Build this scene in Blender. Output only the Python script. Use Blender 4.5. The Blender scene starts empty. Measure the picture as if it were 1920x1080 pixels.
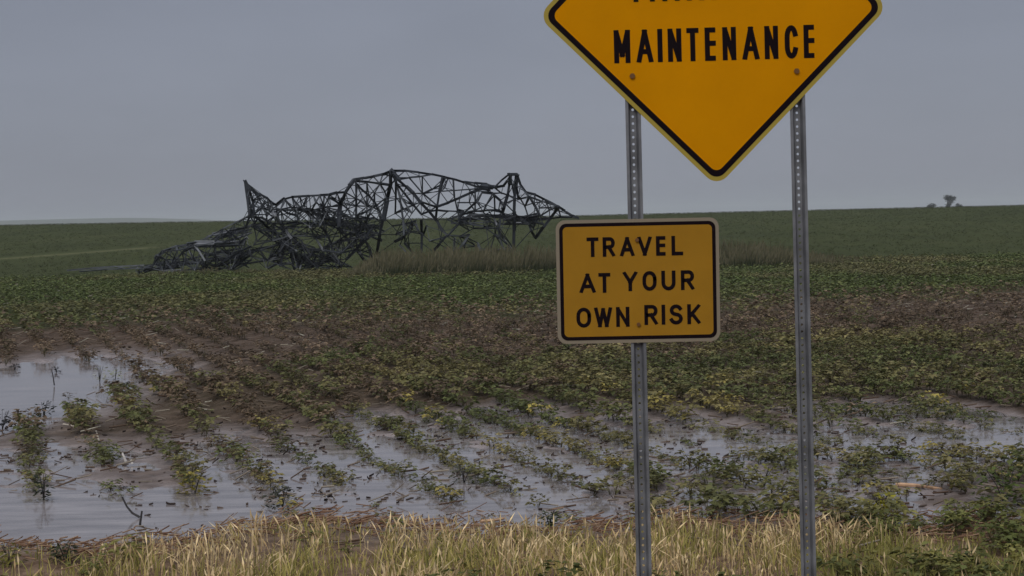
import bpy, math, random
import numpy as np
from mathutils import Vector, Matrix

C = bpy.context.scene.collection
SC = bpy.context.scene
random.seed(7)
RNG = np.random.default_rng(11)

# ------------------------------------------------------------------ camera, sky, sun, exposure
EYE = Vector((0.0, 0.0, 2.7))          # eye height above the field
FPX, PW, PH = 3400.0, 1920.0, 1080.0   # focal length in pixels of a 1920 px wide frame
PITCH, ROLL = math.radians(2.215), 0.0235
r0, f0, u0 = Vector((1, 0, 0)), Vector((0, math.cos(PITCH), -math.sin(PITCH))), Vector((0, math.sin(PITCH), math.cos(PITCH)))
RIGHT = r0 * math.cos(ROLL) - u0 * math.sin(ROLL)
UP = u0 * math.cos(ROLL) + r0 * math.sin(ROLL)
cam = bpy.data.cameras.new('camera')
cam_o = bpy.data.objects.new('camera', cam)
C.objects.link(cam_o)
m = Matrix((RIGHT, UP, -f0)).transposed().to_4x4()
m.translation = EYE
cam_o.matrix_world = m
cam.sensor_width = 36.0
cam.lens = 36.0 * FPX / PW
cam.clip_end = 20000
cam.clip_start = 0.05
SC.camera = cam_o

SUN_EL, SUN_AZ = math.radians(42), math.radians(200)    # high behind the viewer, through cloud
w = bpy.data.worlds.new('World')
SC.world = w
w.use_nodes = True
nt = w.node_tree
nt.nodes.clear()
N, L = nt.nodes.new, nt.links.new
out = N('ShaderNodeOutputWorld'); bg = N('ShaderNodeBackground'); bg.inputs['Strength'].default_value = 0.1
sky = N('ShaderNodeTexSky'); sky.sky_type = 'NISHITA'; sky.sun_disc = False
sky.sun_elevation = SUN_EL; sky.sun_rotation = SUN_AZ
tc = N('ShaderNodeTexCoord'); sep = N('ShaderNodeSeparateXYZ'); L(tc.outputs['Generated'], sep.inputs[0])
ramp = N('ShaderNodeValToRGB'); L(sep.outputs['Z'], ramp.inputs[0])
el = ramp.color_ramp.elements
el[0].position = 0.0; el[0].color = (0.222, 0.236, 0.290, 1)
el[1].position = 1.0; el[1].color = (0.56, 0.59, 0.64, 1)
e = el.new(0.12); e.color = (0.214, 0.230, 0.286, 1)
e = el.new(0.4); e.color = (0.36, 0.385, 0.43, 1)
sc10 = N('ShaderNodeVectorMath'); sc10.operation = 'SCALE'; sc10.inputs['Scale'].default_value = 10.0; L(ramp.outputs[0], sc10.inputs[0])
mp = N('ShaderNodeMapping'); mp.inputs['Scale'].default_value = (3.0, 3.0, 9.0); L(tc.outputs['Generated'], mp.inputs[0])
cn = N('ShaderNodeTexNoise'); cn.inputs['Scale'].default_value = 1.6; cn.inputs['Detail'].default_value = 4; L(mp.outputs[0], cn.inputs['Vector'])
mr = N('ShaderNodeMapRange'); mr.inputs['From Min'].default_value = 0.3; mr.inputs['From Max'].default_value = 0.7
mr.inputs['To Min'].default_value = 0.93; mr.inputs['To Max'].default_value = 1.06; L(cn.outputs[0], mr.inputs[0])
cl = N('ShaderNodeVectorMath'); cl.operation = 'SCALE'; L(sc10.outputs[0], cl.inputs[0]); L(mr.outputs[0], cl.inputs['Scale'])
mx = N('ShaderNodeMixRGB'); mx.inputs[0].default_value = 0.95; L(sky.outputs[0], mx.inputs[1]); L(cl.outputs[0], mx.inputs[2])
L(mx.outputs[0], bg.inputs['Color']); L(bg.outputs[0], out.inputs['Surface'])

sun = bpy.data.lights.new('sun', 'SUN'); sun.energy = 1.2; sun.angle = math.radians(30); sun.color = (1.0, 0.965, 0.91)
sun_o = bpy.data.objects.new('sun', sun); C.objects.link(sun_o)
sd = Vector((math.sin(SUN_AZ) * math.cos(SUN_EL), math.cos(SUN_AZ) * math.cos(SUN_EL), math.sin(SUN_EL)))
sun_o.rotation_euler = sd.to_track_quat('Z', 'Y').to_euler()
SC.view_settings.view_transform = 'Standard'
SC.view_settings.look = 'None'
SC.view_settings.exposure = 0.08
SC.view_settings.gamma = 1.0
SC.view_settings.use_curve_mapping = False
SC.render.filter_size = 2.7
SC.cycles.volume_bounces = 1
SC.cycles.max_bounces = 6

# ------------------------------------------------------------------ helpers
def ray(u, v):
    return f0 * FPX + RIGHT * (u - PW / 2) + UP * (PH / 2 - v)
def at_y(u, v, Y):
    d = ray(u, v); return EYE + d * ((Y - EYE.y) / d.y)
def flat(u, v, z=0.0):
    d = ray(u, v); return EYE + d * ((z - EYE.z) / d.z)
def sm(a, b, x):
    t = np.clip((np.asarray(x, float) - a) / (b - a), 0, 1); return t * t * (3 - 2 * t)
def _h(ix, iy, s):
    n = (ix.astype(np.int64) * 374761393 + iy.astype(np.int64) * 668265263 + s * 974634777) & 0xFFFFFFFF
    n = ((n ^ (n >> 13)) * 1274126177) & 0xFFFFFFFF
    return ((n ^ (n >> 16)) & 0xFFFF) / 65535.0
def vnoise(x, y, s=0):
    x = np.asarray(x, float); y = np.asarray(y, float)
    ix, iy = np.floor(x), np.floor(y); fx, fy = x - ix, y - iy
    fx = fx * fx * (3 - 2 * fx); fy = fy * fy * (3 - 2 * fy)
    a, b, c, d = _h(ix, iy, s), _h(ix + 1, iy, s), _h(ix, iy + 1, s), _h(ix + 1, iy + 1, s)
    return (a + (b - a) * fx) * (1 - fy) + (c + (d - c) * fx) * fy
def fbm(x, y, s=0, o=4):
    t, a, n = 0.0, 0.5, 0.0
    for k in range(o):
        t = t + a * vnoise(np.asarray(x) * 2 ** k, np.asarray(y) * 2 ** k, s + k); n += a; a *= 0.5
    return t / n          # 0..1

def obj(name, me, mat=None, parent=None, **props):
    o = bpy.data.objects.new(name, me); C.objects.link(o)
    if mat is not None and me is not None and not me.materials: me.materials.append(mat)
    if parent is not None: o.parent = parent
    for k, v in props.items(): o[k] = v
    return o
def mesh_np(name, V, F, col=None, smooth=False, attrs=None):
    V = np.asarray(V, np.float32); F = np.asarray(F, np.int32)
    me = bpy.data.meshes.new(name); k = F.shape[1]
    me.vertices.add(len(V)); me.vertices.foreach_set('co', V.ravel())
    me.loops.add(F.size); me.loops.foreach_set('vertex_index', F.ravel())
    me.polygons.add(len(F)); me.polygons.foreach_set('loop_start', np.arange(len(F), dtype=np.int32) * k)
    me.update(calc_edges=True)
    if smooth: me.polygons.foreach_set('use_smooth', np.ones(len(F), bool))
    if col is not None:
        a = me.attributes.new('Col', 'FLOAT_COLOR', 'POINT')
        c4 = np.ones((len(V), 4), np.float32); c4[:, :3] = col; a.data.foreach_set('color', c4.ravel())
    for n_, arr in (attrs or {}).items():
        a = me.attributes.new(n_, 'FLOAT', 'POINT'); a.data.foreach_set('value', np.asarray(arr, np.float32))
    me.validate(); return me
def mesh_py(name, V, F):
    me = bpy.data.meshes.new(name); me.from_pydata([tuple(v) for v in V], [], F); me.update(); return me

def mat(name, color=(.5, .5, .5), rough=.6, metal=0.0, spec=0.5, noise=0.0, nscale=20.0, bump=0.0):
    M = bpy.data.materials.new(name); M.use_nodes = True
    t = M.node_tree; b = t.nodes['Principled BSDF']
    b.inputs['Roughness'].default_value = rough; b.inputs['Metallic'].default_value = metal
    b.inputs['Specular IOR Level'].default_value = spec
    b.inputs['Base Color'].default_value = (*color, 1)
    if noise or bump:
        c = t.nodes.new('ShaderNodeTexCoord')
        n = t.nodes.new('ShaderNodeTexNoise'); n.inputs['Scale'].default_value = nscale; n.inputs['Detail'].default_value = 5
        t.links.new(c.outputs['Object'], n.inputs['Vector'])
        if noise:
            r = t.nodes.new('ShaderNodeValToRGB'); e = r.color_ramp.elements
            e[0].position, e[1].position = .3, .7
            e[0].color = (*[x * (1 - noise) for x in color], 1); e[1].color = (*[min(1, x * (1 + noise)) for x in color], 1)
            t.links.new(n.outputs[0], r.inputs[0]); t.links.new(r.outputs[0], b.inputs['Base Color'])
        if bump:
            bp = t.nodes.new('ShaderNodeBump'); bp.inputs['Strength'].default_value = bump; bp.inputs['Distance'].default_value = .02
            t.links.new(n.outputs[0], bp.inputs['Height']); t.links.new(bp.outputs[0], b.inputs['Normal'])
    return M
def leaf_mat(name, rough=.55, transl=.25):
    M = bpy.data.materials.new(name); M.use_nodes = True
    t = M.node_tree; b = t.nodes['Principled BSDF']; o = t.nodes['Material Output']
    a = t.nodes.new('ShaderNodeAttribute'); a.attribute_name = 'Col'
    t.links.new(a.outputs['Color'], b.inputs['Base Color']); b.inputs['Roughness'].default_value = rough
    b.inputs['Specular IOR Level'].default_value = .12
    tr = t.nodes.new('ShaderNodeBsdfTranslucent'); t.links.new(a.outputs['Color'], tr.inputs['Color'])
    mx = t.nodes.new('ShaderNodeMixShader'); mx.inputs[0].default_value = transl
    t.links.new(b.outputs[0], mx.inputs[1]); t.links.new(tr.outputs[0], mx.inputs[2]); t.links.new(mx.outputs[0], o.inputs['Surface'])
    return M
LEAF = leaf_mat('leaf_tissue'); GRASS = leaf_mat('grass_tissue', .6, .3)

# ------------------------------------------------------------------ terrain
TH = math.radians(16.4)
CR = (math.cos(TH), math.sin(TH)); PITCH_ROW = 0.74
p_ = flat(360, 920); S0 = p_.x * CR[0] + p_.y * CR[1]
def rowk(x, y): return (np.asarray(x) * CR[0] + np.asarray(y) * CR[1] - S0) / PITCH_ROW

# where water lies: centre and half size as seen, then turned into ellipses on the field
WET = [(-60, 752, 268, 92, 1.15), (60, 740, 70, 36, 1.0), (70, 872, 200, 44, .60), (70, 968, 260, 60, 1.15), (310, 958, 140, 40, .86), (480, 935, 170, 52, .72),
       (560, 890, 200, 84, .76), (760, 930, 300, 76, .72), (740, 862, 250, 66, .74), (960, 885, 260, 74, .71), (1000, 966, 200, 34, .76), (420, 850, 140, 40, .56),
       (690, 790, 60, 18, .9), (780, 786, 50, 15, .9), (880, 779, 50, 13, .84), (960, 806, 230, 42, .68), (1120, 850, 140, 60, .70), (1290, 832, 150, 52, .88),
       (1430, 838, 140, 38, .82), (1660, 773, 150, 20, .95), (1700, 832, 270, 42, .88), (1885, 800, 90, 48, .86), (1860, 965, 140, 30, .86),
       (1640, 960, 170, 42, .62), (1160, 965, 120, 30, .72), (1380, 950, 140, 36, .60), (1560, 900, 220, 36, .70), (-250, 800, 260, 130, .9), (2150, 850, 200, 60, .8)]
WC = []
for (u, v, ru, rv, dpt) in WET:
    c = flat(u, v); WC.append((c.x, c.y, ru * c.y / FPX, rv * c.y ** 2 / (2.7 * FPX), dpt))
_e = [flat(u, v) for u, v in ((-900, 1020), (-200, 1016), (0, 1018), (110, 1030), (220, 1046), (340, 1026), (450, 1000), (560, 985), (680, 984), (820, 998), (1000, 1000), (1120, 992), (1250, 984), (1380, 992), (1500, 1000), (1640, 1004), (1760, 1000), (1920, 990), (2200, 985), (2900, 990))]
EX, EY = np.array([p.x for p in _e]), np.array([p.y for p in _e])
def verge_edge(x): return np.interp(x, EX, EY) + (fbm(np.asarray(x) * 2.5, np.asarray(x) * 0, 9) - .5) * .3
def wetness(x, y):
    x = np.asarray(x, float); y = np.asarray(y, float)
    wx = x + (fbm(x * 1.3, y * .8, 40) - .5) * 1.3; wy = y + (fbm(x * 1.3, y * .8, 50) - .5) * 2.0
    W = np.zeros_like(x)
    for (cx, cy, a, b, d) in WC:
        q = ((wx - cx) / a) ** 2 + ((wy - cy) / b) ** 2
        W = np.maximum(W, d * np.exp(-q ** 2 * .7))
    st = (fbm(x * 1.1, y * 3.2, 33, 4) - .5) * .42 + (fbm(x * 4, y * 9, 36, 3) - .5) * .22
    return np.clip(W + st * sm(.12, .5, W) * (1 - .75 * sm(.88, 1.0, W)), 0, 1.2)
def big(x, y):
    z = 0.7 * (1 - sm(5.5, 13.4, y))
    c = 2.70 + 0.55 * sm(10, -75, x) + 0.02 * (vnoise(x / 9, y / 40, 3) - .5)
    z = z + c * sm(95, 260, y) * (1 - sm(262, 430, y))
    z = z + sm(-500, -1150, x) * 29.5 * np.exp(-((y - 5200) / 700.0) ** 2) * (0.93 + .12 * vnoise(x / 300, y / 900, 5))
    return z
def ground(x, y, W=None):
    x = np.asarray(x, float); y = np.asarray(y, float)
    if W is None: W = wetness(x, y)
    ve = verge_edge(x); fld = sm(ve - .5, ve + .15, y)            # field side of the verge
    amp = np.clip(1 - (y - 40) / 60, .15, 1)
    k = rowk(x, y)
    ridge = .022 * np.cos(2 * np.pi * k)
    rough = (fbm(x * 2.2, y * 2.2, 1) - .5) * .085 + (fbm(x * 9, y * 11, 2, 3) - .5) * .062
    z = .05 + (ridge * (1 - .3 * W) + rough) * amp * (.35 + .65 * fld) - .135 * W * fld
    dry = 1 - sm(.15, .4, W)
    z = np.where(dry > 0, z * (1 - dry) + np.maximum(z, .02) * dry, z)
    return z + big(x, y)

rings = np.concatenate([[0.3, 1, 2, 3, 4, 5, 6, 7, 8, 9], np.arange(9.5, 13, .15), np.arange(13, 28, .055), np.arange(28, 48, .13),
                        np.arange(48, 100, .5), np.arange(100, 300, 2.0), np.geomspace(300, 9000, 60)])
dn = np.linspace(-.42, .42, 330)
ang = np.concatenate([dn, np.linspace(.42, 2 * np.pi - .42, 62)[1:-1]])
R, A = np.meshgrid(rings, ang, indexing='ij')
GX, GY = R * np.sin(A), R * np.cos(A)
GW = wetness(GX, GY) * (GY > 12)
GZ = ground(GX, GY, GW)
nr, na = R.shape
idx = np.arange(nr * na).reshape(nr, na)
a, b = idx[:-1], idx[1:]
Fg = np.stack([a, np.roll(a, -1, 1), np.roll(b, -1, 1), b], -1).reshape(-1, 4)
Vg = np.stack([GX, GY, GZ], -1).reshape(-1, 3)
Vg = np.vstack([Vg, [[0, 0, float(ground(0., 0.))]]])
# vegetation cover (0 bare soil, 1 green) by place in the field
def veg_zone(x, y):
    x = np.asarray(x, float); y = np.asarray(y, float)
    n = (fbm(x / 3.0, y / 5.0, 20) - .5) * 2
    n2 = (fbm(x / 14.0, y / 20.0, 24) - .5) * 2
    yy = y + n * 5 + n2 * 6 - x * .28
    return sm(47, 58, yy) * .95 + (1 - sm(32, 36, yy)) * sm(19, 25, yy) * .12
GV = veg_zone(GX, GY); GV = np.where(GY < verge_edge(GX) - .2, .25, GV)
patch = np.zeros_like(GX)
for (u, v, ru, rv) in [(1440, 536, 120, 9), (1480, 640, 260, 16), (1840, 625, 160, 16)]:        # bare brown patches among the green
    c = flat(u, v); patch = np.maximum(patch, np.exp(-(((GX - c.x) / (ru * c.y / FPX)) ** 2 + ((GY - c.y) / (rv * c.y ** 2 / 9180)) ** 2)))
GV = GV * (1 - .9 * np.clip(patch, 0, 1))
# a strip of paler grass crossing the far field on the left
def field_hit(u, v):
    d = ray(u, v); ts = np.geomspace(12, 259, 3000) / d.y
    P = np.array(EYE)[None] + ts[:, None] * np.array(d)[None]
    i = int(np.argmax(P[:, 2] < big(P[:, 0], P[:, 1]) + .04)); return Vector(P[i])
sA, sB = field_hit(0, 486), field_hit(300, 463)
tt = ((GX - sA.x) * (sB.x - sA.x) + (GY - sA.y) * (sB.y - sA.y)) / ((sB - sA).xy.length_squared)
dd = np.abs((GX - sA.x) * (sB.y - sA.y) - (GY - sA.y) * (sB.x - sA.x)) / (sB - sA).xy.length
GS = np.exp(-(dd / 1.0) ** 2) * sm(1.12, .85, tt)
app = lambda g, e: np.append(g.ravel(), e)
ctr = len(Vg) - 1
gm = mesh_np('ground', Vg, Fg, smooth=True, attrs={'veg': app(GV, .3), 'wet': app(GW, 0), 'strip': app(GS, 0), 'verge': app(1 - sm(-.5, .3, GY - verge_edge(GX) + (fbm(GX * 3, GY * 3, 77) - .5) * .9), 1)})
M = bpy.data.materials.new('field_soil'); M.use_nodes = True
t = M.node_tree; bs = t.nodes['Principled BSDF']; NN, LL = t.nodes.new, t.links.new
def attr(n):
    q = NN('ShaderNodeAttribute'); q.attribute_name = n; return q.outputs['Fac']
geo = NN('ShaderNodeNewGeometry')
def noise(scale, detail=6, rough=.6, stretch=(1, 1, 1)):
    mp = NN('ShaderNodeMapping'); mp.inputs['Scale'].default_value = stretch; LL(geo.outputs['Position'], mp.inputs[0])
    q = NN('ShaderNodeTexNoise'); q.inputs['Scale'].default_value = scale; q.inputs['Detail'].default_value = detail; q.inputs['Roughness'].default_value = rough
    LL(mp.outputs[0], q.inputs['Vector']); return q.outputs[0]
def rampc(fac, *st):
    q = NN('ShaderNodeValToRGB'); e = q.color_ramp.elements
    while len(e) < len(st): e.new(.5)
    for k, (p, c) in enumerate(st): e[k].position = p; e[k].color = (*c, 1)
    LL(fac, q.inputs[0]); return q.outputs[0]
def mixc(f, c1, c2):
    q = NN('ShaderNodeMixRGB'); LL(f, q.inputs[0]); LL(c1, q.inputs[1]); LL(c2, q.inputs[2]); return q.outputs[0]
def math2(op, x, y, clamp=False):
    q = NN('ShaderNodeMath'); q.operation = op; q.use_clamp = clamp
    for k, s in enumerate((x, y)):
        if isinstance(s, (int, float)): q.inputs[k].default_value = s
        else: LL(s, q.inputs[k])
    return q.outputs[0]
soil = rampc(noise(2.6, 8, .68, (.6, 1.6, 1)), (.28, (.040, .028, .020)), (.5, (.105, .074, .055)), (.66, (.19, .138, .108)), (.82, (.34, .26, .21)))
veg1 = rampc(noise(.22, 8, .55, (1, .35, 1)), (.3, (.042, .053, .017)), (.55, (.056, .069, .022)), (.75, (.072, .080, .030)))
spk = rampc(noise(14, 3, .6), (.62, (0, 0, 0)), (.7, (1, 1, 1)))
vegf = math2('MULTIPLY', attr('veg'), 1.0, True)
col = mixc(vegf, soil, veg1)
strip_c = rampc(noise(3, 4), (.3, (.15, .155, .075)), (.7, (.22, .21, .11)))
col = mixc(math2('MULTIPLY', attr('strip'), .6), col, strip_c)
verge_c = rampc(noise(5, 6, .7), (.3, (.085, .055, .036)), (.5, (.20, .130, .086)), (.7, (.35, .24, .165)))
col = mixc(attr('verge'), col, verge_c)
wetf = math2('MULTIPLY', attr('wet'), 2.1, True)
silt = rampc(noise(3.2, 7, .66, (.5, 2.2, 1)), (.3, (.11, .078, .072)), (.42, (.28, .225, .218)), (.56, (.42, .35, .345)), (.75, (.54, .465, .455)))
nv = math2('SUBTRACT', 1.0, attr('verge'), True)
dark = NN('ShaderNodeMixRGB'); LL(math2('MULTIPLY', math2('MULTIPLY', wetf, nv), .9), dark.inputs[0]); LL(col, dark.inputs[1]); LL(silt, dark.inputs[2])
LL(dark.outputs[0], bs.inputs['Base Color'])
mr = NN('ShaderNodeMapRange'); mr.inputs['To Min'].default_value = .85; mr.inputs['To Max'].default_value = .2; LL(wetf, mr.inputs[0])
LL(mr.outputs[0], bs.inputs['Roughness']); LL(math2('ADD', .06, math2('MULTIPLY', wetf, .4)), bs.inputs['Specular IOR Level'])
bp = NN('ShaderNodeBump'); bp.inputs['Strength'].default_value = .7; bp.inputs['Distance'].default_value = .05
LL(noise(22, 6, .7), bp.inputs['Height']); LL(bp.outputs[0], bs.inputs['Normal'])
obj('ground', gm, M, kind='structure', label='muddy crop field rising to a green skyline')

# standing water: one level sheet that shows wherever the soil dips below it
M = bpy.data.materials.new('flood_water'); M.use_nodes = True
t = M.node_tree; bs = t.nodes['Principled BSDF']; NN, LL = t.nodes.new, t.links.new
bs.inputs['Base Color'].default_value = (.245, .222, .225, 1); bs.inputs['Roughness'].default_value = .05; bs.inputs['IOR'].default_value = 1.38
geo = NN('ShaderNodeNewGeometry'); mp = NN('ShaderNodeMapping'); mp.inputs['Scale'].default_value = (5, 9, 1)
nz = NN('ShaderNodeTexNoise'); nz.inputs['Scale'].default_value = 1.0; nz.inputs['Detail'].default_value = 4
LL(geo.outputs['Position'], mp.inputs[0]); LL(mp.outputs[0], nz.inputs['Vector'])
mp2 = NN('ShaderNodeMapping'); mp2.inputs['Scale'].default_value = (.5, 2.4, 1); LL(geo.outputs['Position'], mp2.inputs[0])
n2 = NN('ShaderNodeTexNoise'); n2.inputs['Scale'].default_value = 1.6; n2.inputs['Detail'].default_value = 7; n2.inputs['Roughness'].default_value = .65; LL(mp2.outputs[0], n2.inputs['Vector'])
rp = NN('ShaderNodeValToRGB'); e_ = rp.color_ramp.elements; e_[0].position, e_[1].position = .36, .66; e_[0].color = (.17, .145, .145, 1); e_[1].color = (.36, .32, .32, 1)
LL(n2.outputs[0], rp.inputs[0]); LL(rp.outputs[0], bs.inputs['Base Color'])
rr_ = NN('ShaderNodeMapRange'); rr_.inputs['From Min'].default_value = .4; rr_.inputs['From Max'].default_value = .7; rr_.inputs['To Min'].default_value = .03; rr_.inputs['To Max'].default_value = .16
LL(n2.outputs[0], rr_.inputs[0]); LL(rr_.outputs[0], bs.inputs['Roughness'])
bp = NN('ShaderNodeBump'); bp.inputs['Strength'].default_value = .10; bp.inputs['Distance'].default_value = .01; LL(nz.outputs[0], bp.inputs['Height']); LL(bp.outputs[0], bs.inputs['Normal'])
obj('water', mesh_py('water', [(-16, 13.9, 0), (16, 13.9, 0), (24, 45, 0), (-24, 45, 0)], [(0, 1, 2, 3)]), M, kind='structure', label='grey flood water lying between the crop rows')

# ------------------------------------------------------------------ road sign
DY = 6.72
def rrect(wd, ht, r, n=7):
    P = []
    for cx, cy, a0 in ((wd / 2 - r, ht / 2 - r, 0), (-wd / 2 + r, ht / 2 - r, 90), (-wd / 2 + r, -ht / 2 + r, 180), (wd / 2 - r, -ht / 2 + r, 270)):
        for k in range(n): a = math.radians(a0 + 90 * k / (n - 1)); P.append((cx + r * math.cos(a), cy + r * math.sin(a)))
    return P
def plate(name, P, y0, y1, material, parent):                  # outline in x,z; front face y0, back face y1
    n = len(P); V = [(x, y0, z) for x, z in P] + [(x, y1, z) for x, z in P]
    F = [tuple(range(n))[::-1][::-1], tuple(range(2 * n - 1, n - 1, -1))] + [(i, i + n, (i + 1) % n + n, (i + 1) % n) for i in range(n)]
    return obj(name, mesh_py(name, V, F), material, parent)
def ring(name, PO, PI_, y, material, parent):
    n = len(PO); V = [(x, y, z) for x, z in PO] + [(x, y, z) for x, z in PI_]
    return obj(name, mesh_py(name, V, [(i, (i + 1) % n, (i + 1) % n + n, i + n) for i in range(n)]), material, parent)
def rot(P, a): c, s = math.cos(a), math.sin(a); return [(x * c - z * s, x * s + z * c) for x, z in P]
def arc(cx, cy, rx, ry, a0, a1, n=10):
    return [(cx + rx * math.cos(math.radians(a0 + (a1 - a0) * k / n)), cy + ry * math.sin(math.radians(a0 + (a1 - a0) * k / n))) for k in range(n + 1)]
GLY = {
    'M': [[(0, 0), (0, 1)], [(1, 0), (1, 1)], [(0.02, 1), (.5, .22)], [(.98, 1), (.5, .22)]],
    'A': [[(0, 0), (.5, 1)], [(1, 0), (.5, 1)], [(.2, .3), (.8, .3)]],
    'I': [[(.5, 0), (.5, 1)]],
    'N': [[(0, 0), (0, 1)], [(1, 0), (1, 1)], [(0.03, 1), (.97, 0)]],
    'T': [[(0, 1), (1, 1)], [(.5, 0), (.5, .97)]],
    'E': [[(1, 1), (0, 1), (0, 0), (1, 0)], [(.02, .53), (.78, .53)]],
    'L': [[(0, 1), (0, 0), (1, 0)]],
    'V': [[(0, 1), (.5, 0)], [(1, 1), (.5, 0)]],
    'W': [[(0, 1), (.26, 0)], [(.5, .95), (.26, 0)], [(.5, .95), (.74, 0)], [(1, 1), (.74, 0)]],
    'Y': [[(0, 1), (.5, .45)], [(1, 1), (.5, .45)], [(.5, .5), (.5, 0)]],
    'K': [[(0, 0), (0, 1)], [(1, 1), (.05, .36)], [(.33, .52), (1, 0)]],
    'O': [arc(.5, .62, .5, .38, 0, 180) + arc(.5, .38, .5, .38, 180, 360) + [(1, .62)]],
    'C': [arc(.5, .66, .5, .34, 20, 180) + arc(.5, .34, .5, .34, 180, 340)],
    'U': [[(0, 1)] + arc(.5, .36, .5, .36, 180, 360) + [(1, 1)]],
    'R': [[(0, 0), (0, 1), (.55, 1)] + arc(.62, .745, .38, .255, 75, -75, 8) + [(.5, .49), (.02, .49)], [(.5, .49), (1, 0)]],
    'S': [arc(.5, .755, .46, .245, 25, 265, 12) + arc(.5, .25, .5, .25, 88, -160, 12)],
}
def letters(name, items, h, sw, y, material, parent):           # items: (char, x0, x1, baseline)
    V, F = [], []; lay = 0
    for ch, x0, x1, zb in items:
        for st in GLY[ch]:
            W_ = max(x1 - x0 - sw, 0); P = [np.array((x0 + sw / 2 + px * W_ if ch != 'I' else (x0 + x1) / 2, zb + sw / 2 + pz * (h - sw))) for px, pz in st]
            # strokes that end on cap line or baseline run out to the letter's full height
            n = len(P); T = [(P[min(i + 1, n - 1)] - P[max(i - 1, 0)]) for i in range(n)]
            nm = []
            for i in range(n):
                if 0 < i < n - 1:
                    d1 = (P[i] - P[i - 1]) / max(np.linalg.norm(P[i] - P[i - 1]), 1e-9); d2 = (P[i + 1] - P[i]) / max(np.linalg.norm(P[i + 1] - P[i]), 1e-9)
                    mt = np.array((-d1[1] - d2[1], d1[0] + d2[0])); l = np.linalg.norm(mt); mt = mt / max(l, .3)
                    mt = mt / max(np.dot(mt, (-d1[1], d1[0])), .5)
                else:
                    d1 = T[i] / max(np.linalg.norm(T[i]), 1e-9); mt = np.array((-d1[1], d1[0]))
                    P[i] = P[i] + d1 * (sw * .5) * (1 if i else -1) * (.98 if abs(d1[1]) > .3 or n == 2 else .2)
                nm.append(mt)
            o = len(V); yy = y - .00012 * (lay % 5); lay += 1
            for p, q in zip(P, nm):
                for sg in (1, -1):
                    s = p + q * sw / 2 * sg; s[1] = min(max(s[1], zb), zb + h); V.append((s[0], yy, s[1]))
            F += [(o + 2 * i, o + 2 * i + 1, o + 2 * i + 3, o + 2 * i + 2) for i in range(n - 1)]
    return obj(name, mesh_py(name, V, F), material, parent)

GALV = mat('galvanised_steel', (.165, .17, .185), .5, .25, .5, noise=.4, nscale=9)
RIM1 = mat('sign_rim_yellow', (.36, .27, .030), .5)
FACE1 = mat('sign_face_orange_yellow', (.625, .250, .0), .6, spec=.03, noise=.055, nscale=4)
RIM2 = mat('plaque_rim_cream', (.24, .20, .145), .5)
FACE2 = mat('plaque_face_mustard', (.345, .174, .015), .6, spec=.08, noise=.06, nscale=9)
BLACK = mat('sign_black_ink', (.008, .004, .006), .6, spec=.06)
BOLT = mat('rusty_bolt', (.16, .07, .02), .6, .3)
base = at_y(1352, 1500, DY)
root = obj('road_sign', None, category='road sign', label='yellow diamond maintenance warning sign with travel-risk plaque below on two perforated steel posts')
root.location = (base.x, DY, float(ground(base.x, DY)))
RL = root.location
def loc(u, v, Y=DY): return at_y(u, v, Y) - RL
# diamond
c1 = loc(1337, 21.5); a1 = -(ROLL - .0195)
dia = obj('diamond_panel', None, None, root, label='large orange-yellow diamond panel reading MAINTENANCE')
dia.location = c1; dia.rotation_euler = (0, -.004, 0)
S1 = .9144
D = lambda ins, r: rot(rrect(S1 - 2 * ins, S1 - 2 * ins, r), math.pi / 4)
plate('panel_plate', D(0, .052), 0, .003, RIM1, dia)
ring('black_border', D(.0155, .04), D(.036, .028), -.0010, BLACK, dia)
plate('yellow_face', D(.036, .028), -.0008, -.0002, FACE1, dia)
K = 1 / 505.6
def items(txt, ext, cu, base_y, slope=0.0): return [(ch, (p - cu) * K, (q - cu) * K, base_y + slope * ((p + q) / 2 - cu) * K) for ch, (p, q) in zip(txt, ext)]
letters('lettering', items('MAINTENANCE', [(1150.5, 1181), (1192.5, 1223.5), (1232, 1241), (1251, 1276.5), (1286, 1309), (1320, 1344), (1353, 1378.5), (1390, 1421.5), (1431.5, 1457), (1469, 1494), (1504.5, 1528)], 1337, -.181), .1225, .0186, -.0016, BLACK, dia)
letters('lettering', items('MINIMUM', [(1189, 1229), (1243, 1252), (1266, 1298), (1312, 1321), (1335, 1374), (1389, 1428), (1445, 1485)], 1337, .0420), .1225, .0186, -.0016, BLACK, dia)
def bolt(x, z, parent, r=.0105):
    P = [(x + r * math.cos(a * math.pi / 3), z + r * math.sin(a * math.pi / 3)) for a in range(6)]
    return plate('bolt', P, -.0085, -.0012, BOLT, parent)
for bu, bv in ((1185, 142), (1493, 134)): q = loc(bu, bv); bolt(q.x - c1.x, q.z - c1.z, dia)
# the plaque under it
c2 = loc(1196.5, 526.5)
pq = obj('plaque_panel', None, None, root, label='smaller mustard plaque reading TRAVEL AT YOUR OWN RISK')
pq.location = c2; pq.rotation_euler = (0, .0035, 0)
Q = lambda ins, r: rrect(.604 - 2 * ins, .459 - 2 * ins, r)
plate('panel_plate', Q(0, .034), 0, .003, RIM2, pq)
ring('black_border', Q(.0125, .026), Q(.0255, .016), -.0010, BLACK, pq)
plate('yellow_face', Q(.0255, .016), -.0008, -.0002, FACE2, pq)
def lineof(txt, ext, v0): return [(ch, (p - 1196.5) * K, (q - 1196.5) * K, -(v0 - 526.5) * K) for ch, (p, q) in zip(txt, ext)]
letters('lettering', lineof('TRAVEL', [(1101, 1123.5), (1131, 1154), (1163.5, 1190.5), (1196.5, 1223), (1231, 1251.5), (1260, 1284.5)], 480.2), .0725, .0136, -.0016, BLACK, pq)
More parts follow.
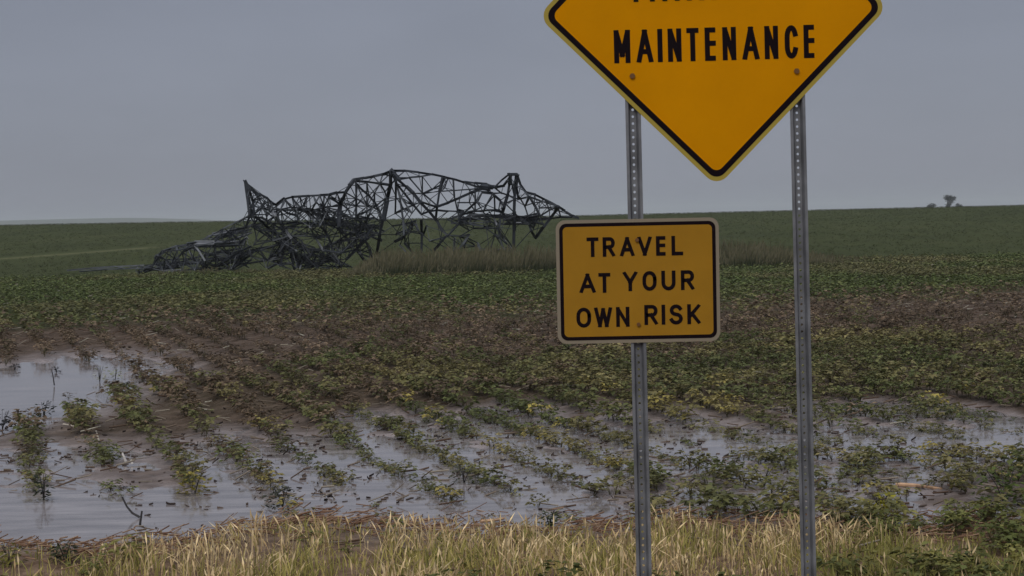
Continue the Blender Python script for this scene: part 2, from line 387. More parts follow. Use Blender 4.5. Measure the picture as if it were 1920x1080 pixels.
for tx, ex, v0, h_ in (('AT', [(1086.5, 1116.5), (1122, 1144.5)], 547.6, .0735), ('YOUR', [(1168, 1195), (1204.5, 1231), (1240, 1266.5), (1276.5, 1301.5)], 545.6, .0735),
                      ('OWN', [(1079.5, 1107), (1113, 1146.5), (1154, 1179)], 612.4, .0745), ('RISK', [(1207, 1232), (1239.5, 1246), (1254, 1279), (1287.5, 1312)], 609.8, .0745)):
    letters('lettering', lineof(tx, ex, v0), h_, .0136, -.0016, BLACK, pq)
for bu, bv in ((1194, 450), (1197.5, 608)): q = loc(bu, bv); bolt(q.x - c2.x, q.z - c2.z, pq, .0075)
# flanged channel posts with a row of punched holes
def post_mesh(length):
    V, F = [], []; pt = .0254; n = int(length / pt)
    hw, yb = .0125, .028
    def add(vs, fs): o = len(V); V.extend(vs); F.extend([tuple(i + o for i in f) for f in fs])
    for k in range(n):
        z0 = k * pt; z1 = z0 + pt; zc = z0 + pt / 2
        o_ = [(hw, zc), (hw, z1), (0, z1), (-hw, z1), (-hw, zc), (-hw, z0), (0, z0), (hw, z0)]
        h_ = [(.0050 * math.cos(a * math.pi / 4), zc + .0050 * math.sin(a * math.pi / 4)) for a in range(8)]
        add([(x, yb, z) for x, z in o_] + [(x, yb, z) for x, z in h_], [(i, (i + 1) % 8, 8 + (i + 1) % 8, 8 + i) for i in range(8)])
    prof = [(.0125, yb), (.019, .006), (.0285, .006)]
    H = n * pt
    for s in (1, -1):
        for (xa, ya), (xb, yb_) in zip(prof[:-1], prof[1:]):
            add([(s * xa, ya, 0), (s * xb, yb_, 0), (s * xb, yb_, H), (s * xa, ya, H)], [(0, 1, 2, 3)])
    me = mesh_py('post', V, F); return me, H
for (ut, vt), (ub, vb) in (((1179, -135), (1208, 1080)), ((1488, -135), (1517, 1080))):
    T_, B_ = loc(ut, vt), loc(ub, vb); ax = (T_ - B_).normalized()
    B_ = B_ - ax * (B_.z + .25) / ax.z
    me, H = post_mesh((T_ - B_).length)
    o = obj('post', me, GALV, root); o.location = B_
    o.rotation_mode = 'QUATERNION'; o.rotation_quaternion = Vector((0, 0, 1)).rotation_difference(ax)
    sd_ = o.modifiers.new('thick', 'SOLIDIFY'); sd_.thickness = .0035; sd_.offset = 0

# ------------------------------------------------------------------ fallen lattice tower
TY = 97.0
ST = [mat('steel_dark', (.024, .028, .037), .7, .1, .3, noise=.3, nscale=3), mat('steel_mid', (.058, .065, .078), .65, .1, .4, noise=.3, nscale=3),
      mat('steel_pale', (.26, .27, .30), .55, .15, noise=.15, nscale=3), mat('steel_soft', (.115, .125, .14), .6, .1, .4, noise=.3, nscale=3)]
b0 = at_y(600, 512, TY)
tower = obj('fallen_pylon', None, category='pylon', label='crumpled grey lattice steel transmission tower lying collapsed in the green field')
tower.location = (b0.x, TY, float(big(b0.x, TY)))
TL = tower.location
def bar_geo(p, q, wd):
    d = (q - p); l = d.length
    if l < 1e-4: return None
    d /= l; s = d.cross(Vector((random.uniform(-.3, .3), 1, random.uniform(-.3, .3)))).normalized(); n = d.cross(s)
    a = random.choice((0, 1, 2, 3)) * math.pi / 2 + random.uniform(-.2, .2)
    s, n = s * math.cos(a) + n * math.sin(a), n * math.cos(a) - s * math.sin(a)
    th = wd * .22; pr = [(0, 0), (wd, 0), (wd, th), (th, th), (th, wd), (0, wd)]
    off = wd * .42; p = p - d * wd * .35; q = q + d * wd * .35
    V = [p + s * (x - off) + n * (y - off) for x, y in pr] + [q + s * (x - off) + n * (y - off) for x, y in pr]
    F = [(i, (i + 1) % 6, (i + 1) % 6 + 6, i + 6) for i in range(6)] + [(0, 5, 4, 3, 2, 1), (6, 7, 8, 9, 10, 11)]
    return V, F
BARS = []
def bar(p, q, wd, m=0, name='steel_bar'):
    g = bar_geo(p, q, wd)
    if g: BARS.append(((q - p).length * wd * (3 if m == 2 else 1), g, m, name))
NODE = {}
def nd(u, v, dy=None):
    k = (round(u / 5), round(v / 5))
    if k not in NODE: NODE[k] = random.uniform(-1.7, 1.7) if dy is None else dy
    y = TY + NODE[k]; p = at_y(u, v, y)
    gz = float(big(p.x, p.y)) + .05
    if p.z < gz: p.z = gz
    return p
PXM = TY / FPX
def chain(pts, wpx, m=0, name='steel_bar'):
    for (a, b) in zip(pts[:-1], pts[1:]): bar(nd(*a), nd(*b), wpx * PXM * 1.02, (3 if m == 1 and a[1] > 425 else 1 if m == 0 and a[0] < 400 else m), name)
# outline and main members, left to right
CH = [
 ([(459, 339), (463, 370), (467, 403)], 4, 0), ([(459, 339), (468, 356), (474, 376), (476, 402)], 5, 0), ([(460, 341), (470, 385), (472, 402)], 4, 0), ([(467, 403), (476, 402)], 4, 0),
 ([(464, 350), (475, 358), (488, 365), (500, 371), (508, 380), (519, 384)], 3.6, 0), ([(474, 376), (488, 372), (500, 371)], 2.4, 1), ([(476, 360), (492, 383), (503, 402)], 2.4, 1),
 ([(476, 402), (490, 391), (498, 378)], 3.2, 0), ([(478, 386), (490, 391), (505, 388)], 2.2, 1), ([(508, 380), (512, 392), (505, 400)], 2.6, 1),
 ([(519, 384), (533, 373)], 5, 0), ([(533, 373), (548, 369), (580, 367), (600, 366), (617, 365)], 3.4, 0), ([(533, 375), (527, 392), (518, 405)], 3, 1),
 ([(536, 376), (546, 388), (557, 401)], 4, 0), ([(527, 392), (540, 400), (557, 404)], 3.2, 0), ([(548, 370), (556, 382), (575, 400), (592, 420)], 3.4, 1), ([(548, 369), (552, 388), (560, 412)], 2.4, 1),
 ([(562, 368), (566, 390)], 2.2, 1), ([(575, 368), (570, 384), (558, 391)], 2.4, 1), ([(557, 389), (571, 394), (583, 396), (600, 404), (612, 412), (636, 414)], 4, 0), ([(575, 394), (590, 408), (604, 420)], 3, 1),
 ([(588, 367), (592, 380), (608, 388)], 2.4, 1), ([(600, 366), (592, 380), (583, 396)], 2.4, 1), ([(617, 365), (617, 370), (628, 376), (638, 383)], 4, 0), ([(608, 366), (606, 388), (600, 404)], 2.4, 1),
 ([(617, 365), (632, 361), (648, 360)], 3.8, 0), ([(606, 388), (620, 387), (638, 386)], 3, 0), ([(620, 387), (612, 398), (604, 410)], 2.4, 1), ([(583, 396), (600, 390), (606, 388)], 3, 1),
 ([(664, 337), (656, 347), (648, 360), (643, 372), (638, 384), (636, 400), (636, 424)], 6, 0), ([(664, 337), (682, 334), (700, 331), (718, 327), (735, 320)], 5, 0),
 ([(664, 339), (690, 341), (712, 344), (732, 347)], 3.6, 0), ([(700, 331), (712, 344)], 2.2, 1), ([(718, 327), (712, 344)], 2.2, 1), ([(667, 338), (668, 372), (668, 410), (668, 440)], 3.2, 1),
 ([(668, 344), (680, 357), (692, 367), (702, 379)], 4, 0), ([(670, 348), (680, 370), (688, 387)], 2.4, 1), ([(650, 362), (668, 372), (690, 384), (706, 392)], 2.6, 1), ([(640, 380), (654, 383), (668, 386), (688, 387)], 2.2, 1),
 ([(642, 384), (652, 392), (660, 408)], 2.2, 1), ([(688, 343), (688, 366), (688, 387), (689, 408)], 2.2, 1), ([(668, 404), (688, 396), (708, 384), (722, 372)], 2.8, 1), ([(712, 346), (702, 362), (702, 379)], 2.4, 1), 
 ([(712, 344), (722, 360), (726, 378)], 2.4, 1), ([(702, 379), (694, 400), (684, 420)], 3.2, 1), ([(702, 379), (712, 400), (716, 420)], 3.2, 1),
 ([(735, 320), (742, 330), (746, 338)], 8, 0), ([(733, 324), (733, 345), (726, 375), (719, 412)], 6.5, 0), ([(719, 412), (712, 440), (706, 478)], 4.5, 0), ([(742, 334), (742, 368), (741, 400)], 3.2, 0), ([(742, 336), (750, 372), (756, 412), (758, 440)], 3.6, 1),
 ([(735, 320), (760, 320), (785, 323), (812, 327), (835, 332), (852, 336), (870, 342), (888, 348), (905, 354)], 4, 0), ([(745, 333), (768, 333), (790, 331), (812, 327)], 3, 1),
 ([(746, 336), (762, 350), (775, 362), (790, 381), (804, 395), (820, 415), (829, 433)], 5, 0), ([(744, 344), (758, 362), (775, 384), (790, 402)], 4, 0), ([(744, 348), (752, 370), (772, 400)], 3, 1), ([(768, 334), (792, 362), (806, 374), (820, 386)], 2.8, 1),
 ([(792, 331), (792, 362)], 2.4, 1), ([(792, 364), (810, 355), (828, 346), (832, 334)], 3.2, 0), ([(830, 333), (824, 358), (820, 386), (817, 412)], 3.8, 0), ([(840, 334), (834, 352), (825, 360)], 2.2, 1), ([(850, 337), (852, 368), (858, 395)], 2.8, 1),
 ([(825, 359), (852, 357), (880, 355), (900, 353)], 2.4, 1), ([(820, 387), (840, 380), (862, 371), (885, 361), (905, 353)], 4.6, 0), ([(790, 378), (806, 384), (820, 388)], 3.6, 0), ([(858, 395), (868, 398), (862, 402)], 6, 0), ([(820, 394), (840, 396), (860, 397)], 3, 0), 
 ([(790, 402), (806, 396), (820, 394)], 3.6, 0), ([(758, 392), (775, 384), (790, 378)], 2.6, 1), ([(752, 370), (762, 380), (775, 384)], 2.4, 1), ([(741, 400), (756, 392), (768, 394)], 3, 1),
 ([(870, 340), (890, 343), (912, 345), (926, 350)], 3.4, 0), ([(905, 350), (918, 352), (928, 352)], 9, 0), ([(905, 360), (922, 362)], 5, 1), ([(926, 352), (940, 338), (955, 326)], 3.4, 0), ([(928, 351), (944, 348), (950, 340)], 4.6, 0),
 ([(954, 327), (971, 327)], 5.5, 0), ([(957, 328), (955, 346), (952, 366), (947, 382), (942, 399)], 4.6, 0), ([(968, 328), (966, 350), (965, 374), (964, 398), (964, 430), (963, 466)], 5.4, 0), ([(956, 330), (961, 350), (966, 372)], 3, 1), ([(971, 328), (968, 350), (972, 374)], 3.6, 0),
 ([(970, 328), (976, 346), (986, 360)], 4.6, 0), ([(986, 360), (1002, 364), (1020, 373), (1034, 380), (1046, 387), (1060, 396), (1073, 404), (1084, 409)], 4, 0),
 ([(905, 360), (893, 378), (878, 392), (866, 402)], 3, 1), ([(922, 366), (912, 384), (906, 398)], 2.4, 1), ([(927, 366), (928, 394)], 2.2, 1), ([(924, 364), (938, 376), (945, 388)], 3.4, 0), ([(891, 358), (891, 394)], 2.2, 1), ([(858, 380), (880, 380), (896, 379)], 2, 1),
 ([(952, 366), (972, 374)], 2.4, 1), ([(947, 382), (965, 374)], 2.2, 1), ([(950, 384), (964, 398)], 2.4, 1), ([(928, 352), (940, 362), (952, 366)], 3, 1),
 ([(986, 360), (992, 370), (984, 386)], 4, 0), ([(972, 366), (984, 386), (990, 404)], 2.6, 1), ([(994, 370), (1003, 386), (1011, 402)], 3.8, 0), ([(976, 350), (990, 368), (1012, 376), (1046, 387)], 2.4, 1), ([(1002, 380), (1024, 378), (1036, 382)], 2, 1),
 ([(1046, 387), (1030, 394), (1014, 404)], 3, 1), ([(1011, 390), (1030, 389), (1046, 387)], 2.2, 1), ([(1046, 387), (1042, 396), (1031, 410), (1020, 425), (1005, 446)], 5, 0), ([(1004, 446), (996, 432), (990, 412)], 3.8, 0), ([(1047, 390), (1051, 406)], 2.6, 1), 
 ([(1031, 410), (1052, 407), (1073, 407)], 2.6, 0), ([(866, 402), (890, 396), (915, 394), (935, 394), (945, 402)], 3.4, 0), ([(880, 404), (910, 402), (940, 406)], 3, 1), ([(940, 406), (966, 405), (990, 408), (1014, 404)], 4, 1), ([(945, 412), (970, 411), (1000, 412), (1031, 410)], 5, 1), ([(958, 418), (976, 418)], 3, 2), ([(974, 408), (992, 420), (1000, 428)], 3.4, 1), ([(1000, 416), (1018, 420)], 3.4, 1),
 # below the skyline, right half
 ([(829, 433), (840, 442), (862, 443), (880, 440)], 3, 1), ([(862, 418), (850, 430), (838, 443), (824, 458), (812, 472)], 4, 0), ([(860, 412), (885, 411), (918, 411)], 3.6, 0), ([(888, 428), (912, 428), (934, 427)], 3, 0), ([(934, 430), (944, 447), (956, 463), (962, 470)], 4, 2), ([(926, 408), (932, 422)], 3.2, 2),
 ([(938, 412), (936, 426)], 3.6, 0), ([(928, 440), (936, 446)], 4, 0), ([(790, 412), (791, 436), (791, 456), (790, 480)], 4, 0), ([(800, 424), (794, 440)], 3.6, 0), ([(880, 440), (868, 458), (854, 474)], 3.2, 1), ([(852, 446), (852, 476)], 3, 1), ([(876, 446), (870, 464)], 3.2, 0), ([(896, 456), (903, 474)], 3.4, 1), ([(894, 462), (890, 478)], 2.6, 1),
 ([(918, 472), (944, 466), (962, 470)], 3.4, 1), ([(880, 420), (906, 424), (928, 440)], 2.4, 1), ([(764, 434), (754, 446), (742, 452)], 5.5, 0), ([(759, 456), (768, 467), (779, 480)], 3.6, 0), ([(750, 460), (762, 472), (772, 484)], 3.2, 1), ([(772, 414), (772, 430)], 2.6, 1), ([(779, 420), (784, 432)], 3.4, 1),
 ([(736, 424), (760, 420), (780, 414)], 3, 1), ([(742, 440), (760, 432)], 3, 1), ([(880, 404), (868, 412), (860, 420)], 3, 1), ([(838, 412), (860, 420), (880, 432)], 2.4, 1), ([(806, 452), (826, 448), (840, 442)], 3, 1),
 # left heap
 ([(366, 455), (400, 455), (430, 455), (452, 453), (462, 446)], 5.5, 2), ([(366, 461), (405, 461), (446, 459)], 5, 0), ([(400, 439), (430, 433), (460, 427), (478, 420)], 4.5, 2), ([(405, 446), (436, 440)], 5, 0), ([(440, 418), (456, 411), (470, 404)], 3, 0), ([(396, 442), (420, 428), (440, 418)], 2.6, 1), ([(460, 427), (470, 404)], 2.8, 1),
 ([(352, 457), (366, 455)], 5.5, 0), ([(352, 460), (330, 461), (318, 466), (304, 470)], 3, 0), ([(330, 461), (332, 470)], 3, 0), ([(354, 462), (342, 474), (330, 486), (322, 494)], 3.6, 0), ([(290, 484), (294, 478), (300, 480), (310, 487)], 3.2, 0), ([(292, 480), (293, 496)], 2.8, 0), ([(366, 462), (374, 472), (384, 488), (386, 502)], 3.4, 2), ([(386, 504), (366, 506)], 4, 2), ([(322, 494), (345, 490), (372, 492)], 3, 1),
 ([(270, 503), (284, 503), (298, 506)], 4, 0), ([(306, 508), (326, 507), (342, 507)], 4, 2), ([(304, 470), (296, 480)], 2.4, 1), ([(352, 466), (362, 486), (384, 500)], 2.8, 1), ([(384, 474), (404, 480), (430, 478), (446, 470)], 3, 1), ([(404, 500), (430, 484), (452, 470), (470, 462)], 4, 0), ([(434, 506), (452, 490), (470, 478)], 4, 0),
 ([(126, 507), (170, 503), (215, 500), (270, 497)], 2.4, 3), ([(150, 509), (200, 505), (262, 503)], 2.4, 3), ([(170, 503), (200, 505)], 1.6, 3), ([(215, 500), (236, 504), (262, 498)], 1.8, 3), ([(262, 503), (300, 492), (330, 486)], 2.2, 3),
 # grey diagonals and the fan in the middle of the heap
 ([(503, 386), (516, 404), (530, 424), (546, 446), (566, 467), (586, 470)], 4.6, 2), ([(582, 426), (592, 446), (606, 468)], 4.2, 2), ([(545, 440), (556, 452), (570, 464)], 3.6, 0), ([(476, 404), (494, 418), (512, 436), (530, 450), (548, 470)], 5, 0), ([(455, 474), (486, 466), (512, 462), (530, 452)], 4, 0), 
 ([(532, 452), (520, 468), (502, 488)], 3.4, 0), ([(534, 456), (524, 472), (512, 490)], 3.2, 0), ([(533, 456), (530, 478), (525, 498)], 3.6, 0), ([(544, 458), (546, 482), (552, 508)], 4.4, 0), ([(548, 470), (560, 492), (566, 512)], 4, 0), ([(556, 470), (566, 490), (560, 512)], 3, 2), ([(500, 504), (520, 494), (546, 494)], 3.6, 1),
 ([(600, 424), (612, 436), (620, 452)], 3.2, 1), ([(620, 458), (640, 452), (668, 446), (690, 436)], 4.6, 2), ([(606, 470), (640, 474), (668, 468), (692, 446)], 3.4, 0), ([(694, 432), (684, 448), (670, 466), (650, 486)], 4, 0), ([(628, 488), (640, 498), (634, 512)], 3.6, 0), ([(560, 512), (590, 498), (610, 486), (622, 470)], 4, 0),
]
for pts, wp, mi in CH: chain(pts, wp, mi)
# secondary lacing between joints that lie near one another
PTS = sorted({p for pts, _, _ in CH for p in pts if p[0] > 280})
seen = set()
for (u, v) in PTS:
    heap = v > 385 and u < 720
    cand = sorted(((math.hypot(u - a, v - b), (a, b)) for a, b in PTS if (a, b) != (u, v)))
    for dist, q in cand[:14]:
        if 14 < dist < (46 if heap else 58) and (q, (u, v)) not in seen and random.random() < (.40 if heap else .18):
            if not heap and max(v, q[1]) > 478: continue
            seen.add(((u, v), q)); bar(nd(u, v), nd(*q), random.uniform(1.0, 1.7) * PXM, random.choice((0, 1, 1, 3)) if heap else random.choice((0, 1)))
# crushed box-lattice booms that fill the heap
def boom(a, b, wpx, n, m1=1, dy0=0, dy1=0, jit=3.5):
    P = []
    for i in range(n + 1):
        f = i / n; u, v = a[0] + (b[0] - a[0]) * f, a[1] + (b[1] - a[1]) * f; dy = dy0 + (dy1 - dy0) * f
        l = math.hypot(b[0] - a[0], b[1] - a[1]); nu, nv = -(b[1] - a[1]) / l, (b[0] - a[0]) / l
        row = []
        for s, dz in ((1, -.7), (1, .7), (-1, .7), (-1, -.7)):
            p = at_y(u + nu * wpx * s + random.gauss(0, jit), v + nv * wpx * s + random.gauss(0, jit), TY + dy + dz + random.gauss(0, .25))
            p.z = max(p.z, float(big(p.x, p.y)) + .04); row.append(p)
        P.append(row)
    for i in range(n):
        for k in range(4):
            mm = random.choice((0, 1, 1, 3))
            bar(P[i][k], P[i + 1][k], 2.3 * PXM, mm)
            bar(P[i][k], P[i + 1][(k + 1) % 4], 1.8 * PXM, random.choice((0, 1, 3)))
            if random.random() < .5: bar(P[i][(k + 1) % 4], P[i + 1][k], 1.7 * PXM, random.choice((0, 1)))
            bar(P[i][k], P[i][(k + 1) % 4], 1.8 * PXM, 1)
for a in [((316, 500), (452, 474), 6, 3, 1), ((258, 505), (336, 498), 4, 3, 3), ((380, 498), (470, 486), 6, 3, 3), ((390, 452), (470, 436), 5, 3, 3), ((424, 500), (560, 454), 10, 4, 1), ((482, 414), (604, 496), 11, 5, 1), ((560, 498), (700, 432), 11, 5, 1), ((640, 412), (694, 486), 11, 4, 1),
          ((850, 412), (1010, 412), 6, 5, 1), ((478, 440), (640, 428), 11, 5, 1), ((560, 484), (660, 502), 7, 3, 1), ((600, 396), (700, 424), 10, 4, 1), ((500, 404), (640, 408), 12, 5, 1), ((640, 420), (720, 440), 9, 3, 1)]:
    boom(*a[:4], m1=a[4], dy0=random.uniform(.2, 2.2), dy1=random.uniform(.2, 2.2))
BARS.sort(key=lambda t_: -t_[0])
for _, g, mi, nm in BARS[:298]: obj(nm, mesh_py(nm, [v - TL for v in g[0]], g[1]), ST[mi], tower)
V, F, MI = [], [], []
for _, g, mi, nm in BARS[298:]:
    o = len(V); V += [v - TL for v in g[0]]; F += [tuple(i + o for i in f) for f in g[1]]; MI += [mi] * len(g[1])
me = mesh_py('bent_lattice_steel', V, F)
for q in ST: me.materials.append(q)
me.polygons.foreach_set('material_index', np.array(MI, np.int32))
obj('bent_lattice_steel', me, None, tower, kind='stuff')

# ------------------------------------------------------------------ plants
def lerp(c1, c2, f): f = np.asarray(f)[..., None]; return np.asarray(c1) * (1 - f) + np.asarray(c2) * f
def plant_variant(seed, h=.2, spread=.16, n=13, tri=3, ls=.062):
    rg = np.random.default_rng(seed); V, F, T = [], [], []        # T: 0 leaf shade, >1 stem
    def tri3(p, q, r, t): o = len(V); V.extend([p, q, r]); F.append((o, o + 1, o + 2)); T.extend([t] * 3)
    for k in range(n):
        a = rg.uniform(0, 2 * np.pi); z0 = h * rg.uniform(.15, .75); rr = spread * rg.uniform(.35, 1); z1 = h * rg.uniform(.45, 1.05)
        b0_ = np.array((0, 0, z0 * .5)); tip = np.array((math.cos(a) * rr, math.sin(a) * rr, z1)); sd_ = np.array((-math.sin(a), math.cos(a), 0)) * .004
        tri3(b0_ - sd_, b0_ + sd_, tip, 2.0)
        for j in range(tri):
            aa = a + (j - (tri - 1) / 2) * 1.1 + rg.normal(0, .25); l = ls * rg.uniform(.7, 1.25); dz = rg.uniform(-.55, .25)
            d = np.array((math.cos(aa), math.sin(aa), dz)); s_ = np.array((-math.sin(aa), math.cos(aa), rg.uniform(-.4, .4))) * l * .33
            mid = tip + d * l * .45; end = tip + d * l; sh = rg.uniform(.65, 1.3)
            up_ = np.array((0, 0, l * .12))
            tri3(tip, mid + s_ + up_, end, sh); tri3(tip, end, mid - s_ + up_, sh * .92)
    st = np.array((.005, 0, 0)); tri3(-st, st, np.array((0, 0, h * .7)), 2.0)
    return np.array(V), np.array(F), np.array(T)
VAR = [plant_variant(s, h=.17 + .01 * (s % 5)) for s in range(12)]
LOD = [plant_variant(100 + s, h=.2, spread=.2, n=6, tri=2, ls=.11) for s in range(8)]
GREEN, OLIVE, YEL, BROWN, DK = (.130, .146, .054), (.262, .222, .098), (.40, .33, .095), (.185, .132, .088), (.040, .058, .026)
def plant_cols(T, tint):
    c = np.where((T > 1.5)[:, None], np.array((.11, .10, .05))[None] * .9, tint[None] * T[:, None]); return c

# rows of crop plants over the field
def scatter(y0, y1, step, seed):
    rg = np.random.default_rng(seed); X, Y = [], []
    kx = (-.36 * y1 * CR[0] + y0 * CR[1] - S0) / PITCH_ROW, (.36 * y1 * CR[0] + y1 * CR[1] - S0) / PITCH_ROW
    for k in range(int(kx[0]) - 1, int(kx[1]) + 2):
        s = S0 + k * PITCH_ROW; tv = np.arange(y0 - 45, y1 + 45, step); tv = tv + rg.uniform(-.5, .5, len(tv)) * step
        off = rg.normal(0, .035, len(tv)) + .04 * np.sin(tv * .7 + k)
        x = CR[0] * (s + off) - CR[1] * tv; y = CR[1] * (s + off) + CR[0] * tv
        ok = (y > y0) & (y < y1) & (np.abs(x) < .315 * y + .6); X.append(x[ok]); Y.append(y[ok])
    return np.concatenate(X), np.concatenate(Y)
def tint_of(x, y, rg):
    n1 = fbm(x / 2.2, y / 3.0, 60); n2 = rg.uniform(0, 1, len(x)); n3 = fbm(x / 6, y / 9, 66)
    zone = veg_zone(x, y)
    c = lerp(GREEN, OLIVE, np.clip((n1 - .35) * 2.6 + (n2 - .5) * .7, 0, 1))
    c = np.where((n2 > .975 + .05 * sm(24, 34, y))[:, None], np.array(YEL)[None], c)
    far = sm(44, 60, y); fb = lerp((.110, .145, .046), (.172, .158, .072), sm(.42, .66, fbm(x / 5, y / 7, 68))); c = c * (1 - .8 * far[:, None]) + fb * .8 * far[:, None]
    yy = y - x * .28 + (fbm(x / 3.0, y / 5.0, 20) - .5) * 10
    dead = sm(30, 37, yy) * (1 - sm(46, 57, yy)) * .8 + .55 * sm(.42, .68, n3) * (1 - far)
    c = np.where((rg.uniform(0, 1, len(x)) < dead)[:, None], np.array(BROWN)[None] * (.6 + .8 * n2[:, None]), c)
    return c * (.62 + .8 * rg.uniform(0, 1, len(x)) ** 1.3)[:, None], dead
def bake(X, Y, S, tint, VARS, seed, z=None):
    rg = np.random.default_rng(seed); vi = rg.integers(0, len(VARS), len(X)); Z = ground(X, Y) if z is None else z
    AV, AF, AC, o = [], [], [], 0
    for k, (V, F, T) in enumerate(VARS):
        q = np.where(vi == k)[0]
        if not len(q): continue
        a = rg.uniform(0, 2 * np.pi, len(q)); c, s = np.cos(a), np.sin(a); sc = S[q]
        P = np.stack([(V[None, :, 0] * c[:, None] - V[None, :, 1] * s[:, None]) * sc[:, None] + X[q][:, None],
                      (V[None, :, 0] * s[:, None] + V[None, :, 1] * c[:, None]) * sc[:, None] + Y[q][:, None], V[None, :, 2] * sc[:, None] + Z[q][:, None]], -1)
        cc = np.where((T > 1.5)[None, :, None], np.array((.11, .10, .05))[None, None], tint[q][:, None, :] * T[None, :, None])
        AV.append(P.reshape(-1, 3)); AC.append(cc.reshape(-1, 3)); AF.append((F[None] + (np.arange(len(q)) * len(V))[:, None, None]).reshape(-1, 3) + o); o += len(q) * len(V)
    return np.concatenate(AV), np.concatenate(AF), np.concatenate(AC)

rg = np.random.default_rng(5)
X, Y = scatter(15.0, 46, .12, 1)
W = wetness(X, Y); edge = verge_edge(X) + .15
pt = fbm(X / 1.1, Y / 1.6, 70)
wu, wv = rg.uniform(1180, 1960, 620), rg.uniform(862, 1006, 620)
wk = (fbm(wu / 46, wv / 26, 88) > .545) & (rg.uniform(0, 1, 620) < .75); wp = [flat(u, v) for u, v in zip(wu[wk], wv[wk])]
wx, wy = np.array([p.x for p in wp]), np.array([p.y for p in wp]); n_row = len(X)
X, Y = np.append(X, wx), np.append(Y, wy); W = wetness(X, Y); edge = verge_edge(X) + .15; pt = fbm(X / 1.1, Y / 1.6, 70)
tint, dead = tint_of(X, Y, rg); wk2 = np.arange(len(X)) >= n_row
tint[wk2] = lerp((.105, .110, .040), (.30, .245, .085), rg.uniform(0, 1, wk2.sum()) ** 1.6) * rg.uniform(.75, 1.2, wk2.sum())[:, None]
near = 1 - sm(20, 26, Y)
keep = rg.uniform(0, 1, len(X)) < np.clip((1 - dead * .55) * (1 - .9 * sm(.68, .98, W)) * (1 - near * (1 - sm(.34, .46, pt)) * .92), 0.0, 1)
gz = ground(X, Y, W)
nearq = 1 - sm(16.9, 19.0, Y + (fbm(X / 1.6, Y / 2.5, 73) - .5) * 3.0)
keep &= rg.uniform(0, 1, len(X)) > .9 * nearq
keep |= wk2
keep &= (Y > edge) & (gz > -.075) & ~((W > .62) & (Y > 22.5) & (X < -4.2) & (rg.uniform(0, 1, len(X)) < .96))
wkk = wk2[keep]; X, Y, W, tint, gz = X[keep], Y[keep], W[keep], tint[keep], gz[keep]
S = rg.uniform(.5, 1.15, len(X)) * (1 - .35 * sm(.5, .9, W)) * (.85 + .3 * fbm(X / 1.5, Y / 2, 71))
S *= 1 + .28 * sm(21, 25, Y) - .1 * sm(34, 42, Y)
S[wk2[keep]] *= rg.uniform(.6, 1.5, wk2[keep].sum())
order = np.argsort(Y / S + 6 * (np.abs(X) > .285 * Y)); near_i, far_i = order[:290], order[290:]
# the nearest plants one by one
shared = {}
TINTS = [('green', lambda k: lerp(GREEN, OLIVE, k)), ('yellow', lambda k: lerp(OLIVE, YEL, .45 + .5 * k)), ('brown', lambda k: np.array(BROWN) * (.7 + .6 * k))]
for vi, (V, F, T) in enumerate(VAR):
    for kind, fn in TINTS:
        shared[kind, vi] = mesh_np('crop_plant', V, F, plant_cols(T, fn((vi * 5 % 12) / 12.0)))
        shared[kind, vi].materials.append(LEAF)
LOOK = {'green': ('low leafy green crop plant', 'green crop plants'), 'yellow': ('low yellowing crop plant', 'yellowing crop plants'), 'brown': ('low withered brown crop plant', 'withered crop plants')}
def describe(kind, u, weed):
    if weed: return (LOOK[kind][0].replace('crop plant', 'weed') + ' in the littered mud around the lower sign posts', LOOK[kind][1].replace('crop plants', 'weeds') + ' in littered mud by the posts', 'weed')
    z = 0 if u < 420 else 1 if u < 800 else 2 if u < 1180 else 3
    return (LOOK[kind][0] + (' in a row running out of the left pools', ' in the flooded rows left of centre', ' in the flooded rows just left of the left post', ' in the rows right of the left post')[z],
            LOOK[kind][1] + (' by the left pools', ' left of centre', ' near the left post', ' right of the left post')[z], 'crop_plant')
def place_plant(x, y, z, s, kind, weed):
    lab, grp, nm = describe(kind, x / y * FPX + 960, weed)
    o = bpy.data.objects.new(nm, shared[kind, random.randrange(12)]); C.objects.link(o)
    o.location = (x, y, z); o.rotation_euler = (random.uniform(-.12, .12), random.uniform(-.12, .12), random.uniform(0, 6.28)); o.scale = (s, s, s)
    o['label'], o['group'] = lab, grp; o['category'] = 'plant'
for i in near_i:
    c = tint[i]; kind = 'brown' if c[0] > c[1] * 1.25 and c[2] > .3 * c[0] else ('yellow' if c[0] > .29 else 'green')
    place_plant(X[i], Y[i], gz[i] - .01, S[i], kind, wkk[i])
V, F, c = bake(X[far_i], Y[far_i], S[far_i], tint[far_i], VAR, 2, gz[far_i] - .01)
obj('crop_rows', mesh_np('crop_rows', V, F, c), LEAF, kind='stuff', label='rows of low crop plants in the middle of the field')
print('near plants', len(X), 'tris', len(F))
X, Y = scatter(46, 94, .2, 3)
tint, dead = tint_of(X, Y, rg); vz = veg_zone(X, Y)
keep = rg.uniform(0, 1, len(X)) < np.clip(1 - dead * .6, 0, 1); X, Y, tint = X[keep], Y[keep], tint[keep]
V, F, c = bake(X, Y, rg.uniform(.8, 1.5, len(X)), tint, LOD, 4)
obj('crop_rows', mesh_np('crop_rows', V, F, c), LEAF, kind='stuff', label='green crop band in front of the fallen tower')
print('far plants', len(X), 'tris', len(F))
n = 26000
Y = 94 + (275 - 94) * rg.uniform(0, 1, n) ** .8; X = rg.uniform(-.32, .32, n) * Y
tint = lerp((.054, .068, .022), (.072, .080, .030), np.clip((fbm(X / 12, Y / 20, 80) - .35) * 3, 0, 1)) * rg.uniform(.93, 1.07, n)[:, None]
dst = np.abs((X - sA.x) * (sB.y - sA.y) - (Y - sA.y) * (sB.x - sA.x)) / (sB - sA).xy.length
